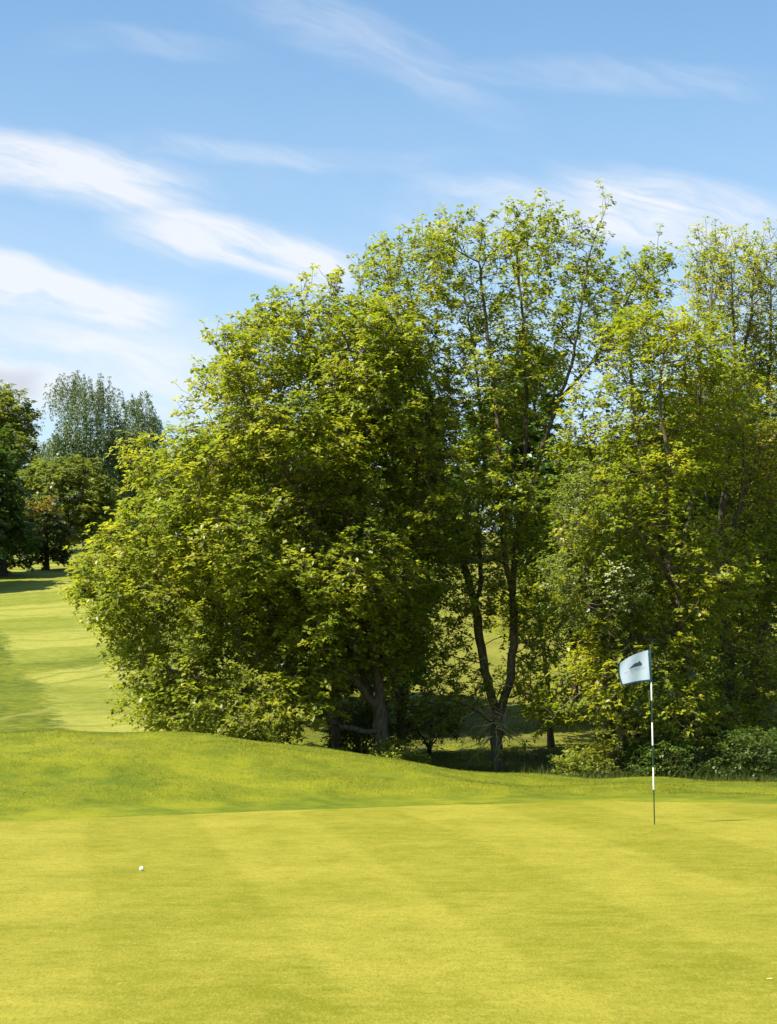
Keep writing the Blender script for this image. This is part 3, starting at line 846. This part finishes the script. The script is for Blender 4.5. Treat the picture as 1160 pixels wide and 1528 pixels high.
    tree('young_tree', 'slim dark-trunked young tree shaded beneath the left boughs of the broad tree', 'tree', GROVE,
         [PL(43.5, (503, 1140), (501, 1080), (498, 1000), (494, 930), (480, 850), (470, 780))],
         [(470, 900, 95, 90, 0, 2.0), (500, 1000, 70, 70, 0, 1.6), (420, 1040, 90, 40, 0, 1.6)],
         43.5, 1500, M_LEAF_A, D=0.18, di=2.0, dk=0.3, r_base=0.11, twigs=1.3, leaf=0.105, k=9, tone=(0.40, 0.2), seed=120)
    tree('young_tree', 'leaning young tree with thin stems close behind the right side of the broad tree trunk', 'tree', GROVE,
         [PL(45, (600, 1105), (598, 1060), (601, 980), (608, 900), (615, 800), (625, 720)),
          PL(45, (600, 1060), (575, 980, .4), (570, 900, .5), (560, 820, .6))],
         [(610, 830, 70, 110, 0, 1.8), (600, 960, 45, 60, 0, 1.5), (650, 1060, 60, 40, -.5, 1.4, .5), (560, 1040, 60, 50, .3, 1.4)],
         45, 1700, M_LEAF_B, D=0.18, di=2.0, dk=0.3, r_base=0.10, twigs=1.2, leaf=0.105, k=9, tone=(0.38, 0.22), seed=131)
    tree('young_tree', 'low young tree added for loose sprays and shade between the burred trunk and the blossoming tree', 'tree', GROVE,  # added for hanging sprays and to shade the ground here
         [PL(48.5, (822, 1110), (820, 1060), (815, 1000), (806, 930), (800, 870)),
          PL(48.5, (818, 1050), (850, 1010, -.5), (880, 990, -1.0), (915, 985, -1.2)),
          PL(48.5, (817, 1030), (785, 990, -.4), (755, 970, -.8))],
         [(815, 930, 75, 75, 0, 2.0), (880, 1000, 65, 45, -.8, 1.6), (790, 1010, 60, 40, -.6, 1.6), (850, 1060, 60, 30, -.3, 1.4)],
         48.5, 1900, M_LEAF_B, D=0.18, di=2.0, dk=0.28, r_base=0.085, twigs=1.2, leaf=0.12, k=8, tone=(0.5, 0.22), seed=164)
    # darker trees standing behind
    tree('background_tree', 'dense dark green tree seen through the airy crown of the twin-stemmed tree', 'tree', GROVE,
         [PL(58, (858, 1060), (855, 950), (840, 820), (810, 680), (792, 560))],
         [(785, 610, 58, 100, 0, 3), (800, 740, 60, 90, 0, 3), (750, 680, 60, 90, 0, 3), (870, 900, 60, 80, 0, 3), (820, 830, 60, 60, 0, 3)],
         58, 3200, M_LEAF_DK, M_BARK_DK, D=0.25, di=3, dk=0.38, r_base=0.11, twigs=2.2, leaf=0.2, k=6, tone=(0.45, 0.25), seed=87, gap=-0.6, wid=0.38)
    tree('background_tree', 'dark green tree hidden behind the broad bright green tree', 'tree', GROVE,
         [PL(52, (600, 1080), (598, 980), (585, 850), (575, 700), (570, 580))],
         [(570, 720, 120, 150, 0, 3), (500, 800, 110, 130, 0, 3), (610, 850, 60, 90, 0, 2.5), (560, 930, 80, 80, 0, 2.6), (470, 985, 90, 55, 0, 2.6), (585, 1000, 50, 50, 0.5, 2.0)],  # lowest lobes added to throw shade onto the bank
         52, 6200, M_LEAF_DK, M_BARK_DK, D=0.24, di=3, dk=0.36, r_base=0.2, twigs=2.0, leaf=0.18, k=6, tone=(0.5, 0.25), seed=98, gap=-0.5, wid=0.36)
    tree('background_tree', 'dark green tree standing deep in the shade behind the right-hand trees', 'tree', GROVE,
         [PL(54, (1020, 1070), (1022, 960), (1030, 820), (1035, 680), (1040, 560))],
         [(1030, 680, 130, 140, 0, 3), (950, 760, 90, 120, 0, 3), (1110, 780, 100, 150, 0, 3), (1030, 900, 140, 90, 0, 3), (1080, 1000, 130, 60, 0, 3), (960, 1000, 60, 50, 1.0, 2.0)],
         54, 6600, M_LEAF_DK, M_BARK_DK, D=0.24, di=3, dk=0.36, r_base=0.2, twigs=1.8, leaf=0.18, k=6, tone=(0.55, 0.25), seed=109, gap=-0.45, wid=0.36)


def build_undergrowth():
    G = 'shrubs under the grove'
    items = [
        (890, 1172, 60, 62, 40, 'leafy low shrub left of the base of the flagstick', 0.6),
        (985, 1176, 62, 60, 39.5, 'dark shrub directly behind the flagstick', 0.35),
        (1130, 1178, 76, 75, 39.5, 'large dark shrub by the right edge of the photo', 0.42),
        (590, 1140, 45, 50, 40.5, 'small leafy shrub in front of the broad tree trunk', 0.8),
        (460, 1125, 60, 30, 40, 'low shrub under the sweeping left boughs', 0.6),
    ]
    items += [
        (640, 1158, 55, 70, 47, 'shaded shrub between the broad tree and the burred trunk', 0.45),
        (948, 1170, 48, 85, 43.5, 'leafy shrub rising just left of the flagstick', 0.6),
        (1025, 1172, 60, 80, 46.5, 'dark bush behind the forked trunk right of the flagstick', 0.4),
        (1100, 1172, 60, 95, 47.5, 'dark bush behind the thick trunk near the right edge', 0.35),
        (385, 1120, 60, 40, 43, 'low shrub under the outer left boughs of the broad tree', 0.6),
        (540, 1140, 50, 75, 44.5, 'shaded shrub at the foot of the broad tree', 0.4),
    ]
    for i, (u, v, ru, hv, y, lab, tn) in enumerate(items):
        x = (u - CU) * y / F; gz = float(H(x, y)); vb = CV + (CAMZ - gz) * F / y
        st = [PL(y, (u, vb), (u + 3, vb - hv * 0.5), (u + 6, vb - hv * 0.9))]
        for k in range(4):
            du = (-1) ** k * ru * (0.35 + 0.15 * k)
            st.append(PL(y, (u + 1, vb - hv * 0.12), (u + du * 0.6, vb - hv * 0.5, (k - 1.5) * 0.3), (u + du, vb - hv * 0.8, (k - 1.5) * 0.6)))
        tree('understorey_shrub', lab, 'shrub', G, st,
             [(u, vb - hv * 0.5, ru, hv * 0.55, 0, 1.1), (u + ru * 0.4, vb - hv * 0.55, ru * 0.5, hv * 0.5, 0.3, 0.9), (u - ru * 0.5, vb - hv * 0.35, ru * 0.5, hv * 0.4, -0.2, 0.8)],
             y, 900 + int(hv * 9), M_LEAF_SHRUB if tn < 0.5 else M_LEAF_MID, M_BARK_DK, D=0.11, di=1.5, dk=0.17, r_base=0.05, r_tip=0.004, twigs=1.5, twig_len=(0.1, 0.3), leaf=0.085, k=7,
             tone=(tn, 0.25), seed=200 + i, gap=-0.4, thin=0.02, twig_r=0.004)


def build_far_trees():
    def ground_v(u, y):
        x = (u - CU) * y / F
        return CV + (CAMZ - float(H(x, y))) * F / y
    def far(name, u, y, label, lobes, mat, seed, N=1300, stems=None, cat='tree', lean=0, **kw):
        vb = ground_v(u, y)
        top = min(l[1] for l in lobes)
        st = stems or [PL(y, (u, vb), (u + lean, vb * 0.65 + top * 0.35), (u + lean, vb * 0.25 + top * 0.75), (u + lean, top))]
        a = dict(D=0.38, di=5, dk=0.5, r_base=0.28, r_tip=0.010, twigs=2.4, twig_len=(0.3, 0.8), leaf=0.27, k=8, tone=(0.5, 0.25), gap=-0.6, gfreq=0.2, thin=0.06, wid=0.36, twig_r=0.012)
        a.update(kw)
        return tree(name, label, cat, FAR, st, lobes, y, N, mat, M_BARK_DK, seed=seed, **a)
    far('tall_tree', -5, 142, 'big grey green tree rising at the left edge above the dark yew',
        [(5, 640, 50, 60, 0, 4), (30, 690, 40, 50, -2, 3.5), (-40, 690, 50, 110, 0, 4), (-10, 600, 30, 24, 0, 3), (30, 740, 36, 50, 0, 3), (10, 790, 60, 60, 0, 4)], M_LEAF_TALL, 301, 6000, tone=(0.62, 0.25))
    far('yew_tree', 2, 106, 'dark dense yew at the left edge with foliage to the ground',
        [(-8, 760, 48, 85, 0, 3.0), (5, 690, 30, 45, 0, 2.0), (-40, 740, 50, 100, 0, 3), (20, 815, 30, 40, 0, 2), (-10, 830, 44, 40, 0, 3)], M_LEAF_DK, 302, 4500, leaf=0.26, k=7, tone=(0.3, 0.22), r_base=0.3)
    far('tall_tree', -70, 97, 'dark tree cut off by the left edge in front of the yew, shading the fairway',
        [(-72, 770, 66, 80, 0, 3.5), (-60, 820, 52, 45, 0, 3), (-110, 730, 60, 90, 0, 3.5)], M_LEAF_DK, 307, 3500, leaf=0.26, tone=(0.4, 0.25))
    far('golden_shrub', 70, 112, 'rounded dark shrub with a golden brown top beside the yew',
        [(70, 800, 33, 42, 0, 1.6), (70, 765, 22, 14, 0, 1.2), (68, 825, 32, 30, 0, 1.5)], M_LEAF_GOLD, 303, 1800, cat='shrub', D=0.3, di=3, dk=0.45, r_base=0.16, leaf=0.24, twigs=2.4, tone=(0.35, 0.2), tone_top=0.5)
    far('weeping_birch', 128, 128, 'tall weeping birch with drooping grey green sprays against the sky',
        [(125, 606, 52, 46, 0, 2.8), (118, 670, 50, 75, 0, 2.8), (165, 660, 34, 90, 0, 2.4), (140, 740, 50, 60, 0, 2.4)], M_LEAF_BI, 304, 5000, D=0.3, di=4, dk=0.42, weep=(0.8, 2.8), leaf=0.14, k=5, twigs=0.8, tone=(0.5, 0.3), along=False, gap=-0.1, droop=0.6, wid=0.22)
    far('weeping_birch', 212, 134, 'second smaller birch peeping out between the weeping birch and the broad tree',
        [(212, 640, 30, 50, 0, 2.2), (200, 710, 34, 80, 0, 2.2)], M_LEAF_BI, 305, 2600, D=0.3, di=4, dk=0.42, weep=(0.6, 2.2), leaf=0.15, k=5, twigs=0.6, tone=(0.38, 0.3), along=False, droop=0.6, wid=0.22)
    far('spreading_tree', 98, 122, 'mid green spreading tree in front of the weeping birch with dark short trunk',
        [(90, 715, 48, 34, 0, 2.6), (105, 755, 52, 30, -0.5, 2.6), (140, 740, 30, 40, 0, 2.4), (55, 740, 30, 40, 0, 2), (110, 790, 50, 30, 0.5, 2.4)], M_LEAF_TALL, 306, 5500, leaf=0.25, tone=(0.45, 0.3), gap=-0.4, gfreq=0.35)
    # tree belt along the crest, mostly hidden by the grove
    belt = [(190, 150, 740, 60, 60, 'low dark tree on the crest left of the broad tree'),
            (330, 152, 720, 70, 70, 'dark crest tree behind the left boughs of the broad tree'),
            (640, 125, 760, 70, 70, 'dark crest tree glimpsed left of the twin stems'),
            (850, 128, 750, 80, 80, 'dark crest tree glimpsed right of the twin stems'),
            (1010, 120, 740, 80, 90, 'dark crest tree behind the forked tree'),
            (1130, 124, 730, 80, 90, 'dark crest tree behind the trees at the right edge')]
    for i, (u, y, v, ru, rv, lab) in enumerate(belt):
        far('crest_tree', u, y, lab, [(u, v, ru, rv, 0, 4), (u, v + rv * 0.75, ru * 1.1, rv * 0.5, 0, 4), (u + ru * 0.4, v + rv * 0.3, ru * 0.6, rv * 0.6, 0, 3), (u - ru * 0.5, v + rv * 0.2, ru * 0.5, rv * 0.6, 0, 3)],
            M_LEAF_DK, 320 + i, 2200, tone=(0.6, 0.3), leaf=0.36, twigs=2.6)


# ------------------------------------------------------------------ flagstick, ball
def simple_mat(name, col, rough=0.5, spec=0.5, nz=None):
    m, nt, bs = new_mat(name)
    bs.inputs['Roughness'].default_value = rough; bs.inputs['Specular IOR Level'].default_value = spec
    P, x, y, z = wpos(nt)
    n = noise(nt, P, nz or 30, 4)
    c = mixcol(nt, n.sstep(0.35, 0.75) * 0.25, col, tuple(v * 0.75 for v in col))
    nt.links.new(c, bs.inputs['Base Color'])
    return m


def cloth_mat(name, col, trans=0.3):
    m, nt, bs = new_mat(name)
    bs.inputs['Base Color'].default_value = (*col, 1); bs.inputs['Roughness'].default_value = 0.85
    P, x, y, z = wpos(nt)
    w = (z * 1800.0).sin() * 0.5 + (x * 1800.0).sin() * 0.5
    add_bump(nt, bs, w, 0.15, 0.001)
    tr = nt.nodes.new('ShaderNodeBsdfTranslucent'); tr.inputs[0].default_value = (*col, 1)
    mx = nt.nodes.new('ShaderNodeMixShader'); mx.inputs[0].default_value = trans
    nt.links.new(bs.outputs[0], mx.inputs[1]); nt.links.new(tr.outputs[0], mx.inputs[2])
    nt.links.new(mx.outputs[0], nt.nodes['Material Output'].inputs[0])
    return m


M_TWIG = simple_mat('pale_twig', (0.45, 0.36, 0.21), 0.8, 0.2, 8)


def build_flag():
    y = 22.0
    bx = (977 - CU) * y / F
    root = thing('golf_flagstick', (bx, y, 0.0), 'white golf flag with dark trim on a thin pole banded white and dark green', 'golf flag')
    white = simple_mat('pole_white', (0.78, 0.76, 0.70), 0.35)
    dark = simple_mat('pole_dark', (0.012, 0.035, 0.022), 0.35)
    lean = (971 - 977) / (1231 - 968)
    zt = 2.17
    vs = [1236, 1178, 1145, 1112, 1078, 1045, 1018, 966]
    zz = [CAMZ - (v - CV) * y / F for v in vs]
    zz[0] = -0.05; zz[-1] = zt
    V, Fq, mi = [], [], []; sides = 14
    a = np.arange(sides) * 2 * math.pi / sides
    for i in range(7):
        r = 0.0075 if i == 0 else 0.0098
        o = len(V) * 2 * sides
        ring = lambda z: np.stack([np.cos(a) * r + lean * z, np.sin(a) * r, np.full(sides, z)], -1)
        V.append(np.concatenate([ring(zz[i]), ring(zz[i + 1])]))
        k = np.arange(sides); k2 = (k + 1) % sides
        Fq.append(np.stack([k, k2, k2 + sides, k + sides], 1) + o); mi += [i % 2 ^ 1] * sides
    V = np.concatenate(V); Fq = [np.concatenate(Fq)]
    # round the top off with a small cap
    top = len(V)
    capr = np.stack([np.cos(a) * 0.007 + lean * (zt + 0.008), np.sin(a) * 0.007, np.full(sides, zt + 0.008)], -1)
    V = np.concatenate([V, capr, [[lean * zt, 0, zt + 0.011]]])
    k = np.arange(sides); k2 = (k + 1) % sides
    Fq[0] = np.concatenate([Fq[0], np.stack([top - sides + k, top - sides + k2, top + k2, top + k], 1)])
    tri = np.stack([top + k, top + k2, np.full(sides, top + sides)], 1)
    mesh_obj('pole', V, [Fq[0], tri], [white, dark], root, mat_idx=mi + [1] * sides * 2, smooth=True)
    # flag cloth: s from the pole to the free end, t from top to bottom
    def cloth(s, t):
        s = np.asarray(s, float); t = np.asarray(t, float)
        u0, v0 = 970 + 3 * t, 969.5 + 47 * t
        u1, v1 = 921.5 + 5.5 * t ** 1.6 - 2.0 * np.sin(t * math.pi), 990.5 + 33 * t
        u = u0 + (u1 - u0) * s; v = v0 + (v1 - v0) * s
        v = v - (1 - t) * 3.2 * np.sin(s * math.pi) - t * 1.0 * np.sin(s * math.pi)
        dep = -0.10 * s + 0.022 * np.sin(s * 5.2 + t * 1.5) * s + 0.007 * np.sin(s * 9 - t * 2.2)
        yy = dep
        x = (u - CU) * y / F - bx; z = CAMZ - (v - CV) * y / F
        # keep the pole edge on the pole
        return np.stack([x, yy, z], -1)
    def strip(s0, s1, t0, t1, ns, nt_, lift=0.0):
        S, T = np.meshgrid(np.linspace(s0, s1, ns), np.linspace(t0, t1, nt_))
        P = cloth(S, T)
        if lift:
            e = 1e-3; du = cloth(S + e, T) - P; dv = cloth(S, T + e) - P
            nn = norm(np.cross(du, dv)); nn = nn * np.sign(-nn[..., 1:2]); P = P + nn * lift
        return P.reshape(-1, 3), grid_faces(ns, nt_)
    fl_m = cloth_mat('flag_cloth', (0.70, 0.79, 0.98), 0.5)
    tr_m = cloth_mat('flag_trim', (0.006, 0.050, 0.060), 0.08)
    v, f = strip(0.055, 0.96, 0.0, 0.94, 36, 24)
    flag = mesh_obj('flag', v, [f], fl_m, root, smooth=True)
    # trim: sleeve at the pole, lower hem and outer hem
    VV, FF, off = [], [], 0
    for q in ((-0.015, 0.062, -0.01, 1.03, 6, 20), (0.05, 1.0, 0.935, 1.0, 32, 4), (0.955, 1.0, 0.0, 0.945, 4, 20)):
        v, f = strip(*q, lift=0.002); VV.append(v); FF.append(f + off); off += len(v)
        v, f = strip(*q, lift=-0.002); VV.append(v); FF.append(f + off); off += len(v)
    mesh_obj('trim', np.concatenate(VV), FF, tr_m, flag, smooth=True)
    # printed emblem: a low stepped silhouette, and a line of small lettering below it
    ink = simple_mat('emblem_ink', (0.055, 0.07, 0.11), 0.7, 0.2)
    ink2 = simple_mat('lettering_ink', (0.20, 0.22, 0.30), 0.7, 0.2)
    def decal(name, polys, mat):
        V, Fs, off = [], [], 0
        for pl in polys:
            st = np.array(pl); P = cloth(st[:, 0], st[:, 1]); e = 1e-3
            nn = norm(np.cross(cloth(st[:, 0] + e, st[:, 1]) - P, cloth(st[:, 0], st[:, 1] + e) - P))
            nn = nn * np.sign(-nn[:, 1:2])
            V.append(P + nn * 0.003); Fs.append((np.arange(len(st)) + off)[None]); off += len(st)
        mesh_obj(name, np.concatenate(V), Fs, mat, flag)
    # columns of a silhouette from pole side to free side
    prof = [(0.27, 0.375), (0.29, 0.345), (0.32, 0.30), (0.34, 0.275), (0.36, 0.30), (0.39, 0.325), (0.43, 0.315), (0.48, 0.315), (0.52, 0.33), (0.56, 0.36), (0.60, 0.385), (0.65, 0.42), (0.68, 0.435)]
    em = [[(prof[i][0], prof[i][1]), (prof[i + 1][0], prof[i + 1][1]), (prof[i + 1][0], 0.445), (prof[i][0], 0.425 if i == 0 else 0.445)] for i in range(len(prof) - 1)]
    decal('emblem', em, ink)
    r_ = random.Random(3); le = []
    s = 0.16
    while s < 0.84:
        w = r_.choice((0.012, 0.018, 0.015))
        if r_.random() < 0.84:
            h = r_.choice((0.022, 0.03))
            le.append([(s, 0.545 - h), (s + w * 0.45, 0.545 - h), (s + w * 0.45, 0.545), (s, 0.545)])
            le.append([(s + w * 0.45, 0.534), (s + w, 0.534), (s + w, 0.545), (s + w * 0.45, 0.545)])
        s += w + 0.008
    s = 0.36
    while s < 0.62:
        le.append([(s, 0.575), (s + 0.008, 0.575), (s + 0.008, 0.595), (s, 0.595)]); s += 0.018
    decal('lettering', le, ink2)


def build_ball():
    d = CAMZ * F / (1300.5 - CV)
    x = (211.5 - CU) * d / F
    import bmesh
    bm = bmesh.new()
    bmesh.ops.create_icosphere(bm, subdivisions=5, radius=0.02135)
    # dimples on a Fibonacci lattice
    n = 300
    i = np.arange(n) + 0.5
    ph = np.arccos(1 - 2 * i / n); th = math.pi * (1 + 5 ** 0.5) * i
    D = np.stack([np.cos(th) * np.sin(ph), np.sin(th) * np.sin(ph), np.cos(ph)], -1)
    co = np.array([v.co[:] for v in bm.verts]); u = norm(co)
    m = (u @ D.T).max(1); ang = np.arccos(np.clip(m, -1, 1))
    dep = 0.00035 * (1 - sst(ang / 0.085))
    co = co - u * dep[:, None]
    for v, c in zip(bm.verts, co): v.co = c
    me = bpy.data.meshes.new('golf_ball'); bm.to_mesh(me); bm.free()
    me.polygons.foreach_set('use_smooth', np.ones(len(me.polygons), bool))
    me.materials.append(simple_mat('ball_white', (0.82, 0.81, 0.78), 0.3, 0.5, 20))
    o = bpy.data.objects.new('golf_ball', me); COL.objects.link(o)
    zg = 0.006 + 0.012 * math.sin(x * 0.5 + 1) * math.sin(d * 0.37)
    o.location = (x, d, zg + 0.0205)
    tag(o, 'small white golf ball lying on the left part of the putting green', 'golf ball')
    # scuffed tuft near the right edge of the green
    d = CAMZ * F / (1461 - CV); x = (1149 - CU) * d / F
    bm = bmesh.new(); bmesh.ops.create_icosphere(bm, subdivisions=3, radius=0.018)
    for v in bm.verts:
        k = 1 + 0.25 * math.sin(v.co.x * 400) * math.sin(v.co.y * 310 + 1)
        v.co = Vector((v.co.x * 1.1 * k, v.co.y * 0.7 * k, max(v.co.z, -0.004) * 0.28 * k))
    me = bpy.data.meshes.new('turf_scuff'); bm.to_mesh(me); bm.free()
    me.materials.append(simple_mat('dry_turf', (0.45, 0.38, 0.11), 0.9, 0.1, 90))
    o = bpy.data.objects.new('turf_scuff', me); COL.objects.link(o)
    o.location = (x, d, 0.006 + 0.012 * math.sin(x * 0.5 + 1) * math.sin(d * 0.37) + 0.004)
    tag(o, 'tiny pale scuff of dry turf on the green near the lower right corner', 'turf scuff')


build_ground()
build_grass()
build_flag()
build_ball()
build_grove()
build_undergrowth()
build_far_trees()
